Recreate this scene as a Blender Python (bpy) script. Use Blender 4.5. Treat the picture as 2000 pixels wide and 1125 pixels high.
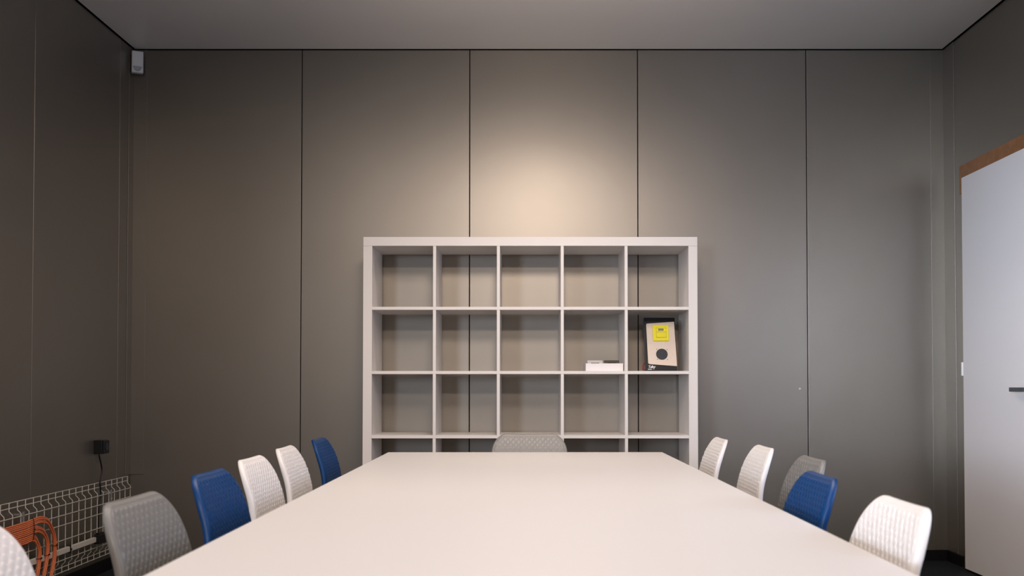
import bpy, bmesh, math, random
from mathutils import Vector, Matrix
random.seed(7)
for o in list(bpy.data.objects):
    bpy.data.objects.remove(o)
SC = bpy.context.scene
COL = SC.collection
R = math.radians
PI = math.pi

# ------------------------------------------------------------------ camera
cd = bpy.data.cameras.new('camera')
cam = bpy.data.objects.new('camera', cd)
COL.objects.link(cam)
cam.location = (0, 0, 1.04)
cam.rotation_euler = (R(90 + 1.38), 0, 0)
cd.sensor_width = 36
cd.lens = 36
cd.shift_x = -0.017
cd.shift_y = 0.0702
cd.clip_start = 0.05
cd.dof.use_dof = True
cd.dof.focus_distance = 5.6
cd.dof.aperture_fstop = 5.6
SC.camera = cam

# ------------------------------------------------------------------ world, lamps, exposure
w = bpy.data.worlds.new('world')
SC.world = w
w.use_nodes = True
w.node_tree.nodes['Background'].inputs[0].default_value = (0.60, 0.75, 1.0, 1)
w.node_tree.nodes['Background'].inputs[1].default_value = 0.0
SC.view_settings.view_transform = 'Standard'
SC.view_settings.look = 'None'
SC.view_settings.exposure = 0.13
SC.view_settings.gamma = 1.0
SC.view_settings.use_curve_mapping = False
WARM = (1.0, 0.825, 0.70)
COOL = (0.72, 0.82, 1.0)


def spot(name, loc, target, power, angle, blend, radius=0.05, color=WARM):
    l = bpy.data.lights.new(name, 'SPOT')
    l.energy = power
    l.color = color
    l.spot_size = R(angle)
    l.spot_blend = blend
    l.shadow_soft_size = radius
    o = bpy.data.objects.new(name, l)
    COL.objects.link(o)
    o.location = loc
    o.rotation_euler = (Vector(target) - Vector(loc)).to_track_quat('-Z', 'Y').to_euler()
    return o


def area(name, loc, target, power, sx, sy, color=COOL, spread=180):
    l = bpy.data.lights.new(name, 'AREA')
    l.energy = power
    l.color = color
    l.shape = 'RECTANGLE'
    l.size = sx
    l.size_y = sy
    l.spread = R(spread)
    o = bpy.data.objects.new(name, l)
    COL.objects.link(o)
    o.location = loc
    o.rotation_euler = (Vector(target) - Vector(loc)).to_track_quat('-Z', 'Y').to_euler()
    return o


# warm ceiling lamps over the table, a spotlight towards the back wall, an added ceiling fill, and cool daylight:
# a window far back in the left wall and a smaller one in the right wall
spot('downlight', (0.08, 4.9, 3.0), (0.08, 4.9, 0), 34, 136, 0.4, 0.15)
spot('downlight', (0.08, 3.4, 3.0), (0.08, 3.4, 0), 85, 136, 0.4, 0.15)
area('luminaire', (0.08, -1.6, 3.02), (0.08, -1.6, 0), 160, 0.7, 0.9, WARM)
area('luminaire', (-1.3, 2.4, 3.02), (-1.3, 2.4, 0), 24, 0.6, 0.6, WARM)
area('luminaire', (1.4, 2.4, 3.02), (1.4, 2.4, 0), 12, 0.6, 0.6, WARM)  # extra lamp added to put warm light on the left-hand chairs
spot('spotlight', (0.10, 1.8, 2.95), (0.03, 6.085, 1.0), 225, 50, 0.9, 0.30)
spot('ceiling_fill', (0.08, 3.6, 2.2), (0.08, 5.0, 3.045), 27, 80, 0.9, 0.20)  # unseen fill light, added only to brighten the ceiling
area('daylight_left', (-3.0, -2.9, 1.65), (2.2, 5.5, 1.25), 20, 1.9, 1.3, COOL, 70)
area('daylight_left', (-3.0, -2.9, 1.65), (2.45, 4.6, 1.5), 9, 1.9, 1.3, COOL, 18)  # extra narrow beam from the same spot, added to brighten the door
area('daylight_left', (-3.0, -2.9, 1.65), (1.2, 6.0, 1.2), 6, 1.9, 1.3, COOL, 30)  # another added beam, shapes the cool patch right on the back wall
area('daylight_right', (2.474, 2.1, 1.55), (-2.0, 2.1, 1.55), 33, 1.7, 1.0, (0.60, 0.71, 1.0))


# ------------------------------------------------------------------ materials
def mat(name, col, rough=0.5, spec=0.5, metal=0.0, var=0.0, nscale=8.0, bump=0.0, bscale=200.0, coat=0.0):
    m = bpy.data.materials.new(name)
    m.use_nodes = True
    nt = m.node_tree
    b = nt.nodes['Principled BSDF']
    b.inputs['Roughness'].default_value = rough
    b.inputs['Specular IOR Level'].default_value = spec
    b.inputs['Metallic'].default_value = metal
    b.inputs['Coat Weight'].default_value = coat
    tc = nt.nodes.new('ShaderNodeTexCoord')
    n = nt.nodes.new('ShaderNodeTexNoise')
    n.inputs['Scale'].default_value = nscale
    n.inputs['Detail'].default_value = 4
    nt.links.new(tc.outputs['Object'], n.inputs['Vector'])
    r = nt.nodes.new('ShaderNodeValToRGB')
    r.color_ramp.elements[0].position = 0.3
    r.color_ramp.elements[1].position = 0.7
    a = [max(0, c * (1 - var)) for c in col]
    d = [min(1, c * (1 + var)) for c in col]
    r.color_ramp.elements[0].color = (*a, 1)
    r.color_ramp.elements[1].color = (*d, 1)
    nt.links.new(n.outputs['Fac'], r.inputs['Fac'])
    nt.links.new(r.outputs['Color'], b.inputs['Base Color'])
    if bump > 0:
        n2 = nt.nodes.new('ShaderNodeTexNoise')
        n2.inputs['Scale'].default_value = bscale
        n2.inputs['Detail'].default_value = 2
        nt.links.new(tc.outputs['Object'], n2.inputs['Vector'])
        bp = nt.nodes.new('ShaderNodeBump')
        bp.inputs['Strength'].default_value = bump
        bp.inputs['Distance'].default_value = 0.01
        nt.links.new(n2.outputs['Fac'], bp.inputs['Height'])
        nt.links.new(bp.outputs['Normal'], b.inputs['Normal'])
    return m


M = {}
M['panel'] = mat('grey_metal_panel', (0.29, 0.267, 0.235), 0.40, 0.5, 0.85, 0.02, 3.0, 0.02, 2.2)
M['backing'] = mat('dark_backing', (0.01, 0.009, 0.008), 0.9, 0.1)
M['ceiling'] = mat('ceiling_white', (0.86, 0.84, 0.815), 0.38, 0.6, 0, 0.01, 2.0)
M['floor'] = mat('dark_carpet', (0.012, 0.015, 0.019), 0.85, 0.2, 0, 0.35, 40.0, 0.3, 250.0)
M['base'] = mat('black_plinth', (0.004, 0.004, 0.005), 0.5, 0.3)
M['shelfwhite'] = mat('white_foil', (0.79, 0.76, 0.735), 0.38, 0.45, 0, 0.01, 5.0)
M['table'] = mat('white_laminate', (0.72, 0.70, 0.68), 0.42, 0.4, 0, 0.012, 1.2)
M['tedge'] = mat('cream_edge_band', (0.72, 0.62, 0.50), 0.5, 0.4, 0, 0.02)
M['tleg'] = mat('grey_steel', (0.35, 0.35, 0.36), 0.4, 0.5, 0.6, 0.02)
M['white_p'] = mat('white_plastic', (0.80, 0.77, 0.745), 0.42, 0.4, 0, 0.01, 30)
M['blue_p'] = mat('blue_plastic', (0.0, 0.040, 0.150), 0.40, 0.3, 0, 0.03, 30)
M['grey_p'] = mat('grey_plastic', (0.185, 0.181, 0.171), 0.40, 0.45, 0, 0.02, 30)
M['door'] = mat('white_door', (0.86, 0.835, 0.83), 0.45, 0.4, 0, 0.008, 2.0)
M['dooredge'] = mat('door_edge_band', (0.50, 0.40, 0.22), 0.5, 0.3, 0, 0.05)
M['brownwood'] = mat('brown_wood', (0.30, 0.135, 0.055), 0.5, 0.4, 0, 0.2, 14.0)
M['anth'] = mat('anthracite_metal', (0.030, 0.038, 0.048), 0.35, 0.5, 0.3, 0.05)
M['wire'] = mat('white_wire', (0.60, 0.58, 0.50), 0.45, 0.45, 0, 0.05, 60)
M['zinc'] = mat('zinc', (0.55, 0.58, 0.58), 0.4, 0.5, 0.8, 0.15, 60)
M['orange'] = mat('orange_sheath', (0.72, 0.185, 0.070), 0.42, 0.45, 0, 0.06, 25)
M['black'] = mat('black_plastic', (0.006, 0.006, 0.007), 0.45, 0.4, 0, 0.1)
M['duct'] = mat('white_duct', (0.62, 0.585, 0.53), 0.5, 0.4, 0, 0.02)
M['pir'] = mat('white_abs', (0.82, 0.82, 0.80), 0.4, 0.4, 0, 0.01)
M['lens'] = mat('milky_lens', (0.42, 0.44, 0.47), 0.25, 0.5, 0, 0.05, 60)
M['alu'] = mat('beige_aluminium', (0.58, 0.50, 0.43), 0.42, 0.5, 0.25, 0.03, 90)
M['board'] = mat('black_board', (0.004, 0.0045, 0.006), 0.45, 0.3, 0, 0.05)
M['yellow'] = mat('yellow_plastic', (0.80, 0.71, 0.012), 0.35, 0.45, 0, 0.02)
M['lcd'] = mat('grey_lcd', (0.20, 0.20, 0.19), 0.25, 0.5, 0, 0.05)
M['grille'] = mat('dark_grille', (0.040, 0.044, 0.052), 0.7, 0.3, 0, 0.25, 300)
M['red'] = mat('red_sleeve', (0.34, 0.022, 0.035), 0.45, 0.4, 0, 0.05)
M['print'] = mat('white_print', (0.70, 0.72, 0.74), 0.6, 0.2)
M['paper'] = mat('white_card', (0.82, 0.80, 0.80), 0.55, 0.3, 0, 0.01)
M['frw'] = mat('white_frame_plastic', (0.66, 0.63, 0.62), 0.35, 0.45, 0, 0.02)
M['frg'] = mat('brown_grey_frame_plastic', (0.10, 0.09, 0.075), 0.35, 0.45, 0, 0.04)
M['winframe'] = mat('window_frame_grey', (0.20, 0.20, 0.20), 0.45, 0.4)

# ------------------------------------------------------------------ helpers


def bm_new():
    return bmesh.new()


def box(bm, lo, hi, mx=None):
    vs = []
    for z in (lo[2], hi[2]):
        for y in (lo[1], hi[1]):
            for x in (lo[0], hi[0]):
                v = Vector((x, y, z))
                if mx:
                    v = mx @ v
                vs.append(bm.verts.new(v))
    for f in ((0, 2, 3, 1), (4, 5, 7, 6), (0, 1, 5, 4), (2, 6, 7, 3), (0, 4, 6, 2), (1, 3, 7, 5)):
        bm.faces.new([vs[i] for i in f])
    return vs


def tube(bm, pts, r, seg=8, cap=True, r2=None):
    pts = [Vector(p) for p in pts]
    rings = []
    n = len(pts)
    up = None
    for i, p in enumerate(pts):
        t = (pts[min(i + 1, n - 1)] - pts[max(i - 1, 0)]).normalized()
        if up is None:
            up = t.orthogonal().normalized()
        else:
            up = (up - t * up.dot(t)).normalized()
        s = t.cross(up)
        rr = r if r2 is None else r + (r2 - r) * i / (n - 1)
        rings.append([bm.verts.new(p + (up * math.cos(a) + s * math.sin(a)) * rr)
                      for a in [2 * PI * k / seg for k in range(seg)]])
    for a, b in zip(rings, rings[1:]):
        for k in range(seg):
            bm.faces.new((a[k], a[(k + 1) % seg], b[(k + 1) % seg], b[k]))
    if cap:
        bm.faces.new(rings[0][::-1])
        bm.faces.new(rings[-1])


def prism(bm, poly, z0, z1, mx=None):
    """poly in xy, extruded in z"""
    lo = [bm.verts.new((mx @ Vector((x, y, z0))) if mx else (x, y, z0)) for x, y in poly]
    hi = [bm.verts.new((mx @ Vector((x, y, z1))) if mx else (x, y, z1)) for x, y in poly]
    n = len(poly)
    bm.faces.new(lo[::-1])
    bm.faces.new(hi)
    for k in range(n):
        bm.faces.new((lo[k], lo[(k + 1) % n], hi[(k + 1) % n], hi[k]))


def obj(name, bm, m, parent=None, bevel=0.0, smooth=False, seg=2):
    bmesh.ops.recalc_face_normals(bm, faces=bm.faces)
    me = bpy.data.meshes.new(name)
    bm.to_mesh(me)
    bm.free()
    me.materials.append(M[m] if isinstance(m, str) else m)
    if smooth:
        for p in me.polygons:
            p.use_smooth = True
    o = bpy.data.objects.new(name, me)
    COL.objects.link(o)
    if parent:
        o.parent = parent
    if bevel > 0:
        md = o.modifiers.new('bevel', 'BEVEL')
        md.width = bevel
        md.segments = seg
        md.limit_method = 'ANGLE'
    return o


def bx(name, lo, hi, m, parent=None, bevel=0.0, seg=2):
    bm = bm_new()
    box(bm, lo, hi)
    return obj(name, bm, m, parent, bevel, seg=seg)


def tag(o, label, cat, group=None):
    o['label'] = label
    o['category'] = cat
    if group:
        o['group'] = group
    return o


def thing(name, label, cat, loc=(0, 0, 0), rotz=0.0, group=None):
    o = bpy.data.objects.new(name, None)
    COL.objects.link(o)
    o.empty_display_size = 0.1
    o.location = loc
    o.rotation_euler = (0, 0, rotz)
    return tag(o, label, cat, group)


def struct(o):
    o['kind'] = 'structure'
    return o


def smoothline(pts, n=6):
    """Catmull-Rom through pts"""
    P = [Vector(p) for p in pts]
    P = [P[0] * 2 - P[1]] + P + [P[-1] * 2 - P[-2]]
    out = []
    for i in range(1, len(P) - 2):
        a, b, c, d = P[i - 1:i + 3]
        for k in range(n):
            t = k / n
            out.append(0.5 * ((2 * b) + (c - a) * t + (2 * a - 5 * b + 4 * c - d) * t * t + (3 * b - a - 3 * c + d) * t ** 3))
    out.append(P[-2])
    return out


# ------------------------------------------------------------------ room shell
XL, XR, YB, YR, H = -2.368, 2.478, 6.085, -4.6, 3.045
G = 0.0024  # half joint
struct(bx('floor', (XL - 0.2, YR - 0.2, -0.1), (XR + 0.2, YB + 0.2, 0.0), 'floor'))
struct(bx('ceiling', (XL + 0.012, YR + 0.012, H), (XR - 0.012, YB - 0.012, H + 0.03), 'ceiling'))
struct(bx('trim_1', (XL - 0.2, YR - 0.2, H + 0.035), (XR + 0.2, YB + 0.2, H + 0.1), 'backing'))

wb = struct(bx('wall_back', (XL - 0.2, YB + 0.02, 0), (XR + 0.2, YB + 0.15, H + 0.034), 'backing'))
xs = [XL, -1.360, -0.357, 0.647, 1.655, XR]
for i in range(5):
    x0 = xs[i] + (0.0 if i == 0 else G)
    x1 = xs[i + 1] - (0.0 if i == 4 else G)
    p = bx('panel', (x0 - (x0 + x1) / 2, 0, 0.0), (x1 - (x0 + x1) / 2, 0.018, H - 0.003 - 0.0), 'panel', wb, 0.0015, 2)
    p.location = ((x0 + x1) / 2, YB, 0.0)
    p.rotation_euler = (0, 0, R([0.0, 0.05, -0.03, 0.10, -0.12][i]) * 0.5)
    if i == 3:
        bm = bm_new()
        prism(bm, [(0.006 * math.cos(a), 0.006 * math.sin(a)) for a in [k * PI / 6 for k in range(12)]], -0.002, 0.003,
              Matrix.Rotation(R(90), 4, 'X'))
        s = obj('screw', bm, 'zinc', p)
        s.location = (1.606 - (x0 + x1) / 2, 0.0, 1.0157)

# left wall with a window opening outside the picture
W1 = (-3.6, -1.0, 0.85, 2.35)
W2 = (1.2, 3.0, 1.0, 2.1)


def side_wall(name, X, s, win, cuts):
    """s = direction out of the room"""
    bm = bm_new()
    def bb(y0, y1, z0, z1):
        a, b = sorted((X + s * 0.02, X + s * 0.15))
        box(bm, (a, y0, z0), (b, y1, z1))
    y0, y1, z0, z1 = win
    bb(YR, y0, 0, H + 0.034)
    bb(y1, YB + 0.02, 0, H + 0.034)
    bb(y0, y1, 0, z0)
    bb(y0, y1, z1, H + 0.034)
    wl = struct(obj(name, bm, 'backing'))
    edges = sorted(cuts)
    for a, b in zip(edges, edges[1:]):
        a2, b2 = a + 0.002, b - 0.002
        rects = [(a2, b2, 0.0, H - 0.003)]
        out = []
        for (p, q, u, v) in rects:
            if q <= y0 or p >= y1:
                out.append((p, q, u, v))
            else:
                if p < y0:
                    out.append((p, y0, u, v))
                if q > y1:
                    out.append((y1, q, u, v))
                m0, m1 = max(p, y0), min(q, y1)
                out.append((m0, m1, u, z0))
                out.append((m0, m1, z1, v))
        for (p, q, u, v) in out:
            xa, xb = sorted((X, X + s * 0.018))
            bx('panel', (xa, p, u), (xb, q, v), 'panel', wl, 0.0015, 2)
    return wl


side_wall('wall_left', XL, -1, W1, [YB - 0.0, 5.887, 4.871, 3.865, 2.86, 1.855, 0.85, -0.155, -1.16, -2.165, -3.17, -4.175, YR])
side_wall('wall_right', XR, 1, W2, [YB - 0.0, 5.08, 4.075, 3.07, 2.065, 1.06, 0.055, -0.95, -1.955, -2.96, -3.965, YR])
struct(bx('wall_rear', (XL - 0.15, YR - 0.12, 0), (XR + 0.15, YR, H + 0.034), 'panel'))


def window(name, X, s, win):
    y0, y1, z0, z1 = win
    bm = bm_new()
    xa, xb = sorted((X + s * 0.0, X + s * 0.14))
    t = 0.05
    box(bm, (xa, y0, z0), (xb, y0 + t, z1))
    box(bm, (xa, y1 - t, z0), (xb, y1, z1))
    box(bm, (xa, y0 + t, z0), (xb, y1 - t, z0 + t))
    box(bm, (xa, y0 + t, z1 - t), (xb, y1 - t, z1))
    return struct(obj(name, bm, 'winframe'))


window('window_1', XL, -1, W1)
window('window_2', XR, 1, W2)

# skirting (black)
struct(bx('baseboard_back', (XL, YB - 0.012, 0), (XR, YB, 0.062), 'base'))
struct(bx('baseboard_left', (XL, YR, 0), (XL + 0.012, YB - 0.012, 0.07), 'base'))
struct(bx('baseboard_right', (XR - 0.012, 5.86, 0), (XR, YB - 0.012, 0.062), 'base'))

# folded corner flashings
bm = bm_new()
box(bm, (XL, YB - 0.004, 0.508), (XL + 0.083, YB - 0.0002, H - 0.004))
box(bm, (XL + 0.0002, YB - 0.075, 0.508), (XL + 0.004, YB - 0.004, H - 0.004))
struct(obj('trim_2', bm, 'panel', None, 0.0008))
bm = bm_new()
box(bm, (XR - 0.083, YB - 0.003, 0.063), (XR, YB - 0.0002, H - 0.004))
box(bm, (XR - 0.004, YB - 0.150, 0.063), (XR - 0.0002, YB - 0.003, H - 0.004))
struct(obj('trim_3', bm, 'panel', None, 0.0008))

# ------------------------------------------------------------------ door on the right
d = bpy.data.objects.new('door_1', None)
COL.objects.link(d)
struct(d)
DX, DY = 2.436, 5.752
d.location = (0, 0, 0)
bx('leaf', (DX + 0.0015, DY - 0.86, 0.012), (DX + 0.038, DY - 0.001, 2.205), 'door', d, 0.001)
bx('edge_band', (DX + 0.0012, DY - 0.0012, 0.012), (DX + 0.038, DY + 0.0012, 2.205), 'dooredge', d)
bm = bm_new()
box(bm, (XR - 0.010, DY - 0.95, 2.13), (XR - 0.0005, 5.853, 2.292))
f = obj('door_frame', bm, 'brownwood', d, 0.002)
bx('door_frame', (XR - 0.010, DY - 0.02, 0.063), (XR - 0.0005, DY + 0.012, 2.13), 'dooredge', d, 0.001)
bx('door_frame', (XR - 0.010, DY - 0.95, 0.0), (XR - 0.0005, DY - 0.88, 2.13), 'brownwood', d, 0.002)
bm = bm_new()
tube(bm, [(DX - 0.002, DY + 0.004, 1.09), (DX - 0.002, DY + 0.004, 1.165)], 0.006, 10)
obj('hinge', bm, 'pir', d)
bm = bm_new()
box(bm, (DX - 0.052, 4.965, 1.005), (DX - 0.040, 5.095 - 0.0, 1.026))
box(bm, (DX - 0.042, 4.965, 1.005), (DX + 0.0015, 4.986, 1.026))
h = obj('door_handle', bm, 'anth', d, 0.002)
bm = bm_new()
prism(bm, [(0.026 * math.cos(a), 0.026 * math.sin(a)) for a in [k * PI / 10 for k in range(20)]], 0, 0.008,
      Matrix.Translation((DX + 0.0015, 4.976, 1.015)) @ Matrix.Rotation(R(-90), 4, 'Y'))
obj('handle_rose', bm, 'anth', h)

# ------------------------------------------------------------------ cube shelf
SX0, SX1, SY0, SY1 = -0.9205, 0.9305, 5.658, 6.046
t = thing('cube_shelf', 'tall white open-backed cube shelf of five columns against the grey panelled wall', 'shelf', (0, 0, 0))
ZT, FT, DT = 1.858, 0.0495, 0.0168
bx('top_board', (SX0, SY0, ZT - FT), (SX1, SY1, ZT), 'shelfwhite', t, 0.0008)
bx('bottom_board', (SX0, SY0, 0.0005), (SX1, SY1, FT), 'shelfwhite', t, 0.0008)
bx('side_board', (SX0, SY0, FT + 0.0006), (SX0 + FT, SY1, ZT - FT - 0.0006), 'shelfwhite', t, 0.0008)
bx('side_board', (SX1 - FT, SY0, FT + 0.0006), (SX1, SY1, ZT - FT - 0.0006), 'shelfwhite', t, 0.0008)
zi0, zi1 = FT, ZT - FT
ch = (zi1 - zi0 - 4 * DT) / 5
shelf_tops = []
for k in range(4):
    z = zi0 + (k + 1) * ch + k * DT
    bx('shelf_board', (SX0 + FT + 0.0003, SY0 + 0.0004, z), (SX1 - FT - 0.0003, SY1, z + DT), 'shelfwhite', t, 0.0006)
    shelf_tops.append(z + DT)
cw = (SX1 - SX0 - 2 * FT - 4 * DT) / 5
div_x = []
for k in range(4):
    x = SX0 + FT + (k + 1) * cw + k * DT
    div_x.append(x)
    for j in range(5):
        z0 = zi0 + j * (ch + DT)
        bx('divider', (x, SY0 + 0.0008, z0 + 0.0003), (x + DT, SY1, z0 + ch - 0.0003), 'shelfwhite', t, 0.0006)
ZS = shelf_tops[2]  # shelf carrying the box and the intercom

# ------------------------------------------------------------------ shelf contents
bxz = ZS + 0.0005
t = thing('card_box', 'shallow white open box with two frames in it, in the second cube row', 'box', (0.42, 5.70, bxz))
X0, X1, D, HH, T = -0.106, 0.102, 0.26, 0.0425, 0.003
bx('base', (X0, 0, 0), (X1, D, T), 'paper', t)
bx('front_panel', (X0, 0, T), (X1, T, HH), 'paper', t, 0.0005)
bx('rear_panel', (X0, D - T, T), (X1, D, HH), 'paper', t, 0.0005)
bx('side_panel', (X0, T, T), (X0 + T, D - T, HH), 'paper', t, 0.0005)
bx('side_panel', (X1 - T, T, T), (X1, D - T, HH), 'paper', t, 0.0005)


def frame_thing(x, m, label):
    f = thing('socket_frame', label, 'socket frame', (x, 5.748, bxz + T + 0.0008), 0.0, 'socket frames in the white box')
    f.rotation_euler = (R(-47), 0, 0)
    a, q, th = 0.043, 0.027, 0.009
    bm = bm_new()
    box(bm, (-a, 0, 0), (-q, th, 2 * a))
    box(bm, (q, 0, 0), (a, th, 2 * a))
    box(bm, (-q, 0, 0), (q, th, a - q))
    box(bm, (-q, 0, a + q), (q, th, 2 * a))
    obj('rim', bm, m, f, 0.001)
    bx('insert', (-q, 0.002, a - q), (q, th - 0.001, a + q), 'black', f)
    bm = bm_new()
    i = q - 0.004
    box(bm, (-q, 0.0005, a - q), (-i, 0.004, a + q))
    box(bm, (i, 0.0005, a - q), (q, 0.004, a + q))
    box(bm, (-i, 0.0005, a + i), (i, 0.004, a + q))
    box(bm, (-i, 0.0005, a - q), (i, 0.004, a - i))
    obj('inner_rim', bm, m, f)
    return f


frame_thing(0.372, 'frw', 'white square socket frame with black middle leaning in the white box')
frame_thing(0.466, 'frg', 'dark brown-grey square socket frame with black middle leaning in the white box')

# intercom display: leaning black board with trapezoid metal plate
bl, br, tl = Vector((0.652, 5.722, ZS + 0.0015)), Vector((0.827, 5.722, ZS + 0.0015)), Vector((0.655, 5.812, ZS + 0.305))
U = (br - bl).normalized()
V = (tl - bl)
BH = V.length
V = (V - U * V.dot(U)).normalized()
N = U.cross(V).normalized()   # towards the camera
if N.y > 0:
    N = -N
t = thing('intercom_display', 'leaning black board with beige metal plate and yellow switch in the shelf', 'intercom', bl)
mx = Matrix(((U.x, V.x, N.x, 0), (U.y, V.y, N.y, 0), (U.z, V.z, N.z, 0), (0, 0, 0, 1)))
BW = 0.1735


def ibox(name, lo, hi, m, parent=t, bevel=0.0):
    bm = bm_new()
    box(bm, lo, hi, mx)
    return obj(name, bm, m, parent, bevel)


def uv(px, py):
    return ((px - 1260.6 - (py - 619) * 0.02) / 60.0 * BW, (721.3 - py) / 102.2 * BH)


ibox('board', (0, 0, -0.022), (BW, BH, 0), 'board', bevel=0.001)
ibox('edge_strip', (-0.0022, 0, -0.022), (-0.0002, BH, -0.0005), 'anth')
# kickstand behind
bm = bm_new()
prism(bm, [(-0.022, 0.0), (-0.022, 0.2), (-0.10, 0.028)], 0.05, 0.12, mx @ Matrix(((0, 0, 1, 0), (0, 1, 0, 0), (1, 0, 0, 0), (0, 0, 0, 1))))
obj('stand', bm, 'board', t)
p = [uv(1264.1, 631.2), uv(1318.9, 627.5), uv(1322.6, 712.7), uv(1266.9, 708.7)]


def rounded(poly, r):
    out = []
    n = len(poly)
    for i in range(n):
        a, b, c = Vector(poly[i - 1]), Vector(poly[i]), Vector(poly[(i + 1) % n])
        if r[i] == 0:
            out.append(tuple(b))
            continue
        p0 = b + (a - b).normalized() * r[i]
        p1 = b + (c - b).normalized() * r[i]
        for k in range(6):
            s = k / 5
            out.append(tuple(p0 * (1 - s) ** 2 + b * 2 * s * (1 - s) + p1 * s * s))
    return out


bm = bm_new()
prism(bm, rounded(p, [0.008, 0.0005, 0.0005, 0.010]), 0.0005, 0.004, mx)
plate = obj('metal_plate', bm, 'alu', t, 0.0008)
plate['label'] = 'beige trapezoid metal plate'


def rect(name, a, b, z0, z1, m, parent, bevel=0.0):
    (u0, v1), (u1, v0) = uv(*a), uv(*b)
    return ibox(name, (u0, v0, z0), (u1, v1, z1), m, parent, bevel)


sw = rect('switch_frame', (1276.3, 634.5), (1307.9, 665.0), 0.0042, 0.0075, 'yellow', t, 0.001)
sw['label'] = 'yellow square switch frame'
(ua, vb), (ub, va) = uv(1276.3, 634.5), uv(1307.9, 665.0)
(uc, vd), (ud, vc) = uv(1282.7, 640.1), uv(1303.2, 659.1)
bm = bm_new()
box(bm, (ua, va, 0.0076), (uc, vb, 0.0112), mx)
box(bm, (ud, va, 0.0076), (ub, vb, 0.0112), mx)
box(bm, (uc, va, 0.0076), (ud, vc, 0.0112), mx)
box(bm, (uc, vd, 0.0076), (ud, vb, 0.0112), mx)
obj('switch_rim', bm, 'yellow', sw, 0.0006)
rect('switch_button', (1283.4, 640.8), (1302.5, 658.4), 0.0076, 0.014, 'yellow', sw, 0.001)
rect('switch_seam', (1283.6, 648.0), (1302.3, 648.6), 0.0141, 0.0144, 'lcd', sw)
rect('switch_screen', (1287.0, 641.9), (1297.7, 646.0), 0.0141, 0.0148, 'lcd', sw)
bm = bm_new()
cu, cv = uv(1293.7, 690.2)
rr = 11.3 / 60 * BW
prism(bm, [(cu + rr * math.cos(a), cv + rr * math.sin(a)) for a in [k * PI / 20 for k in range(40)]], 0.0041, 0.0052, mx)
obj('speaker_grille', bm, 'grille', t)
for q in ((1283.8, 680.9), (1304.0, 681.3), (1284.9, 700.0), (1304.4, 700.2)):
    u, v = uv(*q)
    bm = bm_new()
    prism(bm, [(u + 0.0024 * math.cos(a), v + 0.0024 * math.sin(a)) for a in [k * PI / 5 for k in range(10)]], 0.0041, 0.0050, mx)
    obj('screw', bm, 'anth', t)
# lettering
fc = bpy.data.curves.new('lettering', 'FONT')
fc.body = 'Talley'
fc.size = 0.0215
fc.shear = 0.25
fc.space_character = 0.82
fc.extrude = 0.0003
fc.offset = 0.0003
fc.materials.append(M['print'])
fo = bpy.data.objects.new('lettering_curve', fc)
COL.objects.link(fo)
bpy.context.view_layer.update()
fm = bpy.data.meshes.new_from_object(fo.evaluated_get(bpy.context.evaluated_depsgraph_get()))
bpy.data.objects.remove(fo)
fo = bpy.data.objects.new('lettering', fm)
COL.objects.link(fo)
fo.parent = t
u, v = uv(1266.3, 715.9)
fo.matrix_local = mx @ Matrix.Translation((u, v, 0.0009))
rect('lettering_line', (1266.2, 717.8), (1273.6, 719.0), 0.0003, 0.0009, 'print', t)
rect('lettering_line', (1274.2, 718.0), (1279.0, 718.7), 0.0003, 0.0009, 'lcd', t)

# red cable loop behind the board
bm = bm_new()
tube(bm, smoothline([(0.690, 5.86, ZS + 0.004), (0.665, 5.82, ZS + 0.004), (0.648, 5.775, ZS + 0.004), (0.641, 5.765, ZS + 0.012), (0.6405, 5.765, ZS + 0.03), (0.648, 5.785, ZS + 0.045), (0.664, 5.84, ZS + 0.05)], 6), 0.0035, 8)
tag(obj('red_cable', bm, 'red', smooth=True), 'short red cable loop poking out behind the leaning black intercom board', 'cable')

# ------------------------------------------------------------------ table
t = thing('meeting_table', 'long white rectangular meeting table filling the foreground', 'table', (-0.0075, 3.0, 0), R(0.40))
TW, TY0, TY1 = 0.6095, -2.1, 1.555
bx('tabletop', (-TW + 0.001, TY0 + 0.001, 0.715), (TW - 0.001, TY1 - 0.001, 0.74), 'table', t, 0.0015)
bm = bm_new()
box(bm, (-TW, TY0, 0.7155), (-TW + 0.001, TY1, 0.7385))
box(bm, (TW - 0.001, TY0, 0.7155), (TW, TY1, 0.7385))
box(bm, (-TW + 0.001, TY0, 0.7155), (TW - 0.001, TY0 + 0.001, 0.7385))
box(bm, (-TW + 0.001, TY1 - 0.001, 0.7155), (TW - 0.001, TY1, 0.7385))
obj('edge_band', bm, 'tedge', t)
bx('beam', (-0.20, TY0 + 0.2, 0.655), (-0.16, 1.05, 0.714), 'tleg', t, 0.002)
bx('beam', (0.16, TY0 + 0.2, 0.655), (0.20, 1.05, 0.714), 'tleg', t, 0.002)
for y in (-1.9, -0.45, 1.0):
    for x in (-0.18, 0.18):
        bx('leg', (x - 0.025, y - 0.025, 0.001), (x + 0.025, y + 0.025, 0.654), 'tleg', t, 0.003)

# ------------------------------------------------------------------ chairs


def scales(u, z):
    """embossed overlapping scale relief, metres"""
    w_, s_ = 0.0240, 0.0122
    j0 = math.floor(z / s_)
    for j in range(j0 - 3, j0 + 2):
        off = 0.5 * w_ if j % 2 else 0.0
        i = round((u - off) / w_)
        dx = (u - off - i * w_) / (w_ * 0.53)
        dz = (z - j * s_) / (s_ * 1.08)
        if abs(dx) <= 1 and -1.5 < dz <= 1 - abs(dx) ** 1.9:
            return 0.0042 * (0.5 + 0.5 * dz) * (1 - 0.45 * dx * dx)
    return 0.0


ZB, ZTOP = 0.462, 0.817


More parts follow.
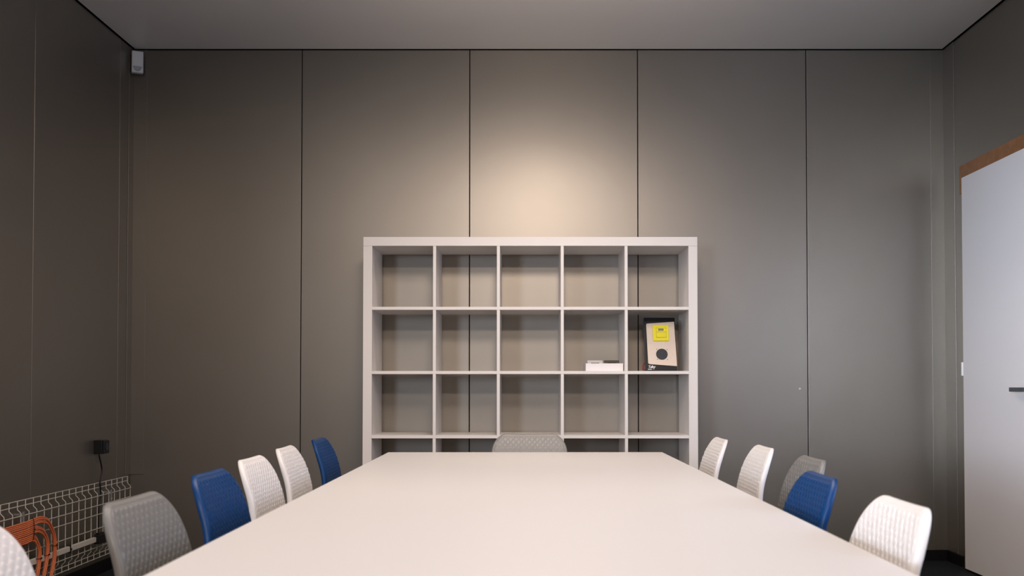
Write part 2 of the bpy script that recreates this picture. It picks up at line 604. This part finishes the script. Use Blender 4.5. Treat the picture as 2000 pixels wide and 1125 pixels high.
def half_w(z):
    if z < 0.5:
        base = 0.198 - 0.3 * max(0, 0.5 - z)
    else:
        base = 0.198 - 0.125 * (z - 0.5)
    rz, rx = 0.076, 0.058
    if z > ZTOP - rz:
        q = (z - (ZTOP - rz)) / rz
        base -= rx * (1 - (max(0, 1 - q ** 2.1)) ** (1 / 2.1))
    return base


def back_y(x, z):
    y = -0.165 - 0.07 * (z - ZB)
    if z < 0.54:
        y += 0.045 * ((0.54 - z) / 0.078) ** 2 * 0.55
    if z > 0.64:
        y -= 0.046 * ((z - 0.64) / 0.177) ** 2
    y += 0.005 * (x / 0.19) ** 2
    return y


def backrest_mesh():
    bm = bm_new()
    nz, nx = 230, 150
    zs = []
    for k in range(nz + 1):
        q = k / nz
        zs.append(ZB + (ZTOP - ZB) * (1 - (1 - q) ** 1.12))
    front, back = [], []
    for z in zs:
        hw = half_w(z)
        rowf, rowb = [], []
        for i in range(nx + 1):
            a = -1 + 2 * i / nx
            x = a * hw
            zz = z - 0.0015 * (1 - a * a) * (z - ZB) / (ZTOP - ZB)
            y = back_y(x, z)
            edge = min(hw - abs(x), (ZTOP - z) * 1.0, 1)
            fade = max(0, min(1, (edge - 0.007) / 0.006)) * max(0, min(1, (z - 0.50) / 0.02))
            rnd = 0.0
            if edge < 0.004:
                rnd = 0.0035 * (1 - edge / 0.004) ** 2
            rowf.append(bm.verts.new((x, y - rnd + fade * scales(x, z), zz)))
            b = max(-1, min(1, a))
            rowb.append(bm.verts.new((x * 0.985, y - 0.0055, zz - (0.003 if z > ZTOP - 0.01 else 0))))
        front.append(rowf)
        back.append(rowb)
    for k in range(nz):
        for i in range(nx):
            bm.faces.new((front[k][i], front[k][i + 1], front[k + 1][i + 1], front[k + 1][i]))
            if k % 1 == 0:
                bm.faces.new((back[k][i], back[k + 1][i], back[k + 1][i + 1], back[k][i + 1]))
    # rim flange turned backwards
    loop_f = [front[k][0] for k in range(nz + 1)] + front[nz][1:-1] + [front[k][nx] for k in range(nz, -1, -1)]
    loop_b = [back[k][0] for k in range(nz + 1)] + back[nz][1:-1] + [back[k][nx] for k in range(nz, -1, -1)]
    n = len(loop_f)
    rings = [loop_f]
    for (dy, out) in ((-0.002, 0.0012), (-0.005, 0.0016), (-0.0135, 0.0008), (-0.0148, -0.0008)):
        ring = []
        for k, v in enumerate(loop_f):
            p0, p1 = loop_f[max(0, k - 1)].co, loop_f[min(n - 1, k + 1)].co
            tn = (p1 - p0)
            nr = Vector((-tn.z, 0, tn.x))
            nr.normalize()
            z = v.co.z
            dep = dy
            if z < 0.60:
                dep = dy * max(0.25, (z - ZB) / (0.60 - ZB))
            if z > 0.74:   # the flange is shallower over the top
                q = min(1, (z - 0.74) / 0.07)
                dep = dep * (1 - 0.35 * q)
            ring.append(bm.verts.new(v.co + Vector((0, dep, 0)) + nr * out))
        rings.append(ring)
    rings.append(loop_b)
    for a, b in zip(rings, rings[1:]):
        for k in range(n - 1):
            bm.faces.new((a[k], a[k + 1], b[k + 1], b[k]))
    for k in range(nx):
        bm.faces.new((front[0][k + 1], front[0][k], back[0][k], back[0][k + 1]))
    return bm


def seat_mesh():
    bm = bm_new()
    nx, ny = 20, 22
    rows = []
    for off in (0, -0.006):
        g = []
        for j in range(ny + 1):
            q = j / ny
            y = -0.150 + 0.385 * q
            hw = 0.200 + 0.012 * math.sin(PI * min(1, q))
            if q > 0.8:
                s = (q - 0.8) / 0.2
                hw -= 0.05 * (1 - math.sqrt(max(0, 1 - s * s)))
            r = []
            for i in range(nx + 1):
                a = -1 + 2 * i / nx
                z = 0.452 + 0.014 * a ** 4 - 0.010 * math.sin(PI * q)
                if q > 0.8:
                    z -= 0.028 * ((q - 0.8) / 0.2) ** 2
                if q < 0.15:
                    z += 0.012 * ((0.15 - q) / 0.15) ** 2
                r.append(bm.verts.new((a * hw, y, z + off)))
            g.append(r)
        rows.append(g)
    A, B = rows
    for j in range(ny):
        for i in range(nx):
            bm.faces.new((A[j][i], A[j][i + 1], A[j + 1][i + 1], A[j + 1][i]))
            bm.faces.new((B[j][i], B[j + 1][i], B[j + 1][i + 1], B[j][i + 1]))
    la = A[0] + [A[j][nx] for j in range(1, ny + 1)] + A[ny][::-1][1:] + [A[j][0] for j in range(ny - 1, 0, -1)]
    lb = B[0] + [B[j][nx] for j in range(1, ny + 1)] + B[ny][::-1][1:] + [B[j][0] for j in range(ny - 1, 0, -1)]
    for k in range(len(la)):
        k2 = (k + 1) % len(la)
        bm.faces.new((la[k], lb[k], lb[k2], la[k2]))
    return bm


chair_proto = {}


def make_chair(colour):
    m = {'white': 'white_p', 'blue': 'blue_p', 'grey': 'grey_p'}[colour]
    r = bpy.data.objects.new('meeting_chair', None)
    COL.objects.link(r)
    if 'mesh' not in chair_proto:
        b = obj('backrest', backrest_mesh(), m, r, 0, True)
        s = obj('seat', seat_mesh(), m, r, 0, True)
        chair_proto['mesh'] = (b.data, s.data)
    else:
        for n, src in zip(('backrest', 'seat'), chair_proto['mesh']):
            me = src.copy()
            me.materials.clear()
            me.materials.append(M[m])
            o = bpy.data.objects.new(n, me)
            COL.objects.link(o)
            o.parent = r
    bm = bm_new()
    for x in (-0.13, 0.13):
        tube(bm, [(x, -0.12, 0.432), (x, 0.16, 0.428)], 0.008, 8)
    for y in (-0.11, 0.15):
        tube(bm, [(-0.15, y, 0.428), (0.15, y, 0.428)], 0.008, 8)
    obj('seat_frame', bm, 'tleg', r)
    for sx in (-1, 1):
        for (y0, y1) in ((0.14, 0.19), (-0.11, -0.19)):
            bm = bm_new()
            tube(bm, [(sx * 0.145, y0, 0.43), (sx * 0.195, y1, 0.0115)], 0.0115, 10, True, 0.009)
            obj('leg', bm, 'tleg', r)
    return r


protos = {}


def place(colour, x, y, rz, label, group):
    if colour not in protos:
        r = make_chair(colour)
        protos[colour] = r
    else:
        src = protos[colour]
        r = src.copy()
        COL.objects.link(r)
        for c in list(src.children):
            k = c.copy()
            COL.objects.link(k)
            k.parent = r
    r.location = (x, y, 0)
    r.rotation_euler = (0, 0, R(rz))
    tag(r, label, 'chair', group)


GL, GR = 'chairs along the left side of the table', 'chairs along the right side of the table'
place('white', -0.635, 1.55, -90, 'white patterned plastic chair cut off by the bottom left corner, beside the orange cables', GL)
place('grey', -0.545, 2.025, -91, 'grey patterned plastic chair in front of the wire mesh panel', GL)
place('blue', -0.578, 2.617, -90, 'blue patterned plastic chair between the grey chair and a white chair, left of the table', GL)
place('white', -0.607, 3.118, -90, 'white patterned plastic chair directly behind the left side\'s nearer blue chair', GL)
place('white', -0.630, 3.651, -89, 'white patterned plastic chair in front of the dark blue chair nearest the shelf', GL)
place('blue', -0.630, 4.233, -89, 'dark blue patterned plastic chair just left of the white cube shelf', GL)
place('white', 0.472, 1.953, 90, 'white patterned plastic chair nearest the white door', GR)
place('blue', 0.482, 2.541, 90, 'bright blue patterned plastic chair overlapping a grey chair, right of the table', GR)
place('grey', 0.622, 3.118, 90, 'grey patterned plastic chair partly hidden behind the bright blue chair', GR)
place('white', 0.603, 3.678, 90, 'white patterned plastic chair between the half-hidden grey chair and the farthest white one', GR)
place('white', 0.551, 4.233, 90, 'white patterned plastic chair just right of the white cube shelf', GR)
place('grey', 0.0, 4.38, 180, 'grey patterned plastic chair at the head of the table before the shelf', 'chairs at the head of the table')

# ------------------------------------------------------------------ motion detector in the corner
t = thing('motion_detector', 'small white motion detector high in the corner under the ceiling', 'detector', (-2.326, 6.03, 2.886), R(27))
bm = bm_new()
box(bm, (-0.0325, -0.018, 0), (0.0325, 0.018, 0.128))
obj('housing', bm, 'pir', t, 0.004, seg=3)
bm = bm_new()
g = []
for j in range(9):
    a = R(180) + R(180) * j / 8
    g.append((0.024 * math.cos(a), 0.036 + 0.030 * math.sin(a)))
mxl = Matrix.Translation((0, -0.018, 0)) @ Matrix.Rotation(R(90), 4, 'X')
prism(bm, g, 0.0, 0.004, mxl)
obj('lens', bm, 'lens', t, 0.001)
# little bracket to the walls
bx('bracket', (-0.012, 0.018, 0.05), (0.012, 0.026, 0.09), 'pir', t)

# ------------------------------------------------------------------ wall socket with cable
t = thing('wall_socket', 'black surface-mounted wall socket above the wire mesh panel', 'socket', (XL, 5.609, 0.662))
bx('back_box', (0.0002, -0.036, 0), (0.047, 0.036, 0.075), 'black', t, 0.003, 3)
bx('cover', (0.0472, -0.034, 0.002), (0.058, 0.034, 0.073), 'black', t, 0.004, 3)
bm = bm_new()
prism(bm, [(0.022 * math.cos(a), 0.022 * math.sin(a)) for a in [k * PI / 10 for k in range(20)]], 0, 0.002,
      Matrix.Translation((0.058, 0, 0.038)) @ Matrix.Rotation(R(90), 4, 'Y'))
obj('socket_face', bm, 'anth', t)
bm = bm_new()
pts = [(5.570, 0.662), (5.582, 0.640), (5.604, 0.601), (5.612, 0.570), (5.600, 0.535), (5.590, 0.505), (5.599, 0.448), (5.588, 0.405), (5.578, 0.373), (5.574, 0.321), (5.572, 0.25), (5.565, 0.20)]
tube(bm, smoothline([(-2.338, y, z) for y, z in pts], 5), 0.0042, 8)
tag(obj('power_cable', bm, 'black', smooth=True), 'black cable hanging from the black wall socket down behind the mesh', 'cable')

# ------------------------------------------------------------------ welded wire mesh panel
t = thing('wire_mesh_panel', 'white welded wire mesh panel fixed low along the left wall', 'mesh panel', (0, 0, 0))
XA, XF = XL + 0.021, XL + 0.0375
ya, yb, sp = 5.994 - 0.0756 * 30, 5.994, 0.0756
zrow_edge = [0.504, 0.479, 0.121, 0.097]
zrow_face = [0.438, 0.388, 0.339, 0.264, 0.165]
wr = 0.0022
bm = bm_new()
prof = [(XA, 0.506), (XA, 0.466), (XF, 0.450), (XF, 0.150), (XA, 0.134), (XA, 0.095)]
tube(bm, [(x, 0, z) for x, z in prof], wr, 6)
w0 = obj('wire', bm, 'wire', t)
for k in range(31):
    o = w0 if k == 0 else w0.copy()
    if k:
        COL.objects.link(o)
        o.parent = t
    o.location = (0, yb - k * sp, 0)
bm = bm_new()
tube(bm, [(0, ya - 0.02, 0), (0, yb + 0.003, 0)], wr, 6)
h0 = obj('wire', bm, 'wire', t)
for k, (x, z) in enumerate([(XA - 0.0036, z) for z in zrow_edge] + [(XF + 0.0036, z) for z in zrow_face]):
    o = h0 if k == 0 else h0.copy()
    if k:
        COL.objects.link(o)
        o.parent = t
    o.location = (x, 0, z)
for y in (4.717, 5.706):
    bm = bm_new()
    box(bm, (XL + 0.0005, y - 0.0015, 0.438), (XF + 0.0075, y + 0.0015, 0.447))
    box(bm, (XF + 0.0072, y - 0.009, 0.380), (XF + 0.0095, y + 0.009, 0.456))
    box(bm, (XF + 0.0095, y - 0.004, 0.400), (XF + 0.0135, y + 0.004, 0.412))
    obj('bracket', bm, 'zinc', t, 0.001)

# white cable ducts on the mesh
XD = XF + 0.0062
t1 = thing('cable_duct', 'white cable duct strip on the mesh running behind the orange cables', 'cable duct', (XD, 4.2, 0.1995), 0, 'cable ducts on the mesh panel')
bx('channel', (0, -0.45, 0), (0.012, 0.972, 0.027), 'duct', t1, 0.001)
bx('lid', (0.0122, -0.45, 0.001), (0.015, 0.970, 0.026), 'duct', t1, 0.001)
t2 = thing('cable_duct', 'shorter white cable duct strip ending at the black connector box on the mesh', 'cable duct', (XD, 5.181, 0.1995), 0, 'cable ducts on the mesh panel')
bx('channel', (0, 0, 0), (0.012, 0.300, 0.027), 'duct', t2, 0.001)
bx('lid', (0.0122, 0.002, 0.001), (0.015, 0.300, 0.026), 'duct', t2, 0.001)

t = thing('connector_box', 'small black connector box on the mesh behind the grey chair', 'connector', (XD, 5.484, 0.188))
bx('body', (0.0005, 0, 0), (0.034, 0.085, 0.05), 'black', t, 0.003)
bx('cap', (0.004, 0.012, 0.0502), (0.026, 0.07, 0.058), 'black', t, 0.002)
bx('white_plug', (0.012, 0.0855, 0.012), (0.028, 0.105, 0.04), 'duct', t, 0.002)

# ------------------------------------------------------------------ orange cables
up = [(4.759, 0.402), (4.838, 0.4045), (4.905, 0.388), (4.948, 0.350), (4.976, 0.308), (4.986, 0.258), (4.982, 0.199), (4.964, 0.153), (4.949, 0.119), (4.935, 0.06), (4.93, 0.006)]
mid = [(4.760, 0.3665), (4.814, 0.362), (4.865, 0.342), (4.899, 0.306), (4.911, 0.268), (4.908, 0.226), (4.897, 0.185), (4.876, 0.133), (4.862, 0.07), (4.858, 0.006)]
lo = [(4.761, 0.331), (4.788, 0.320), (4.813, 0.294), (4.829, 0.261), (4.831, 0.230), (4.826, 0.195), (4.810, 0.145), (4.80, 0.075), (4.798, 0.006)]
CR = 0.0040
XC = XD + 0.0225
words = {0: 'outermost', 1: 'second outermost', 2: 'second innermost', 3: 'innermost'}
for bi, (bname, path, zoff) in enumerate((('upper', up, 0.0), ('middle', mid, 0.0), ('lower', lo, 0.0))):
    P = smoothline([(0, y, z) for y, z in path], 8)
    for j in range(4):
        off = (1.5 - j) * (2 * CR + 0.0004)
        pts = []
        # straight run in from the left of the picture
        zin = path[0][1]
        for y in (3.70, 3.95, 4.20, 4.45, 4.62, 4.70):
            s = (4.759 - y) / 1.06
            pts.append(Vector((XC, y, zin + off - 0.012 * min(1, s * 3) ** 2 - 0.004 * math.sin(y * 7))))
        for k, q in enumerate(P):
            a, b = P[max(0, k - 1)], P[min(len(P) - 1, k + 1)]
            tn = (b - a).normalized()
            nr = Vector((0, -tn.z, tn.y))
            s = k / (len(P) - 1)
            # the flat row twists into a tighter bundle on its way down
            w_ = 1.0 - 0.15 * min(1, s * 2)
            xo = (0.0045 if j % 2 else -0.0035) * min(1, s * 3)
            pts.append(Vector((XC + xo, q.y, q.z)) + nr * off * w_)
        bm = bm_new()
        tube(bm, pts, CR, 8)
        tag(obj('orange_cable', bm, 'orange', smooth=True),
            '%s orange cable of the %s bend in the orange bundle on the mesh' % (words[j], bname), 'cable', 'orange network cables')


def tie(cy, cz, ly, lz, label, ang=0.0):
    """black zip tie: a flat loop round a bundle; ly, lz = half sizes of the loop's section"""
    bm = bm_new()
    c, s = math.cos(ang), math.sin(ang)
    if ly > lz:   # loop lies in the x-y plane (round a vertical bundle)
        ring = [(XC + 0.0095 * math.cos(a), ly * math.sin(a), 0) for a in [k * PI / 10 for k in range(21)]]
    else:
        ring = [(XC + 0.0085 * math.cos(a), 0, lz * math.sin(a)) for a in [k * PI / 10 for k in range(21)]]
    tube(bm, [(x, cy + y * c - z * s, cz + y * s + z * c) for x, y, z in ring], 0.0016, 6, False)
    box(bm, (XC + 0.0085, cy - 0.004, cz - 0.003), (XC + 0.0135, cy + 0.004, cz + 0.003))
    tag(obj('zip_tie', bm, 'black'), label, 'zip tie', 'black zip ties on the orange cables')


tie(4.760, 0.370, 0.0, 0.0535, 'long black zip tie standing across all the orange cables')
tie(4.985, 0.262, 0.0205, 0.0, 'black zip tie round the upper orange bend, nearest the corner', 0.05)
tie(4.9085, 0.229, 0.0205, 0.0, 'black zip tie round the middle orange bend', 0.1)
tie(4.8290, 0.225, 0.0205, 0.0, 'black zip tie round the lower orange bend beside the white chair', 0.05)
bm = bm_new()
box(bm, (XD - 0.002, 5.1735, 0.193), (XD + 0.0165, 5.1795, 0.231))
box(bm, (XD + 0.0165, 5.1725, 0.207), (XD + 0.021, 5.1805, 0.216))
tag(obj('zip_tie', bm, 'black'), 'short black zip tie in the gap between two white cable ducts', 'zip tie')
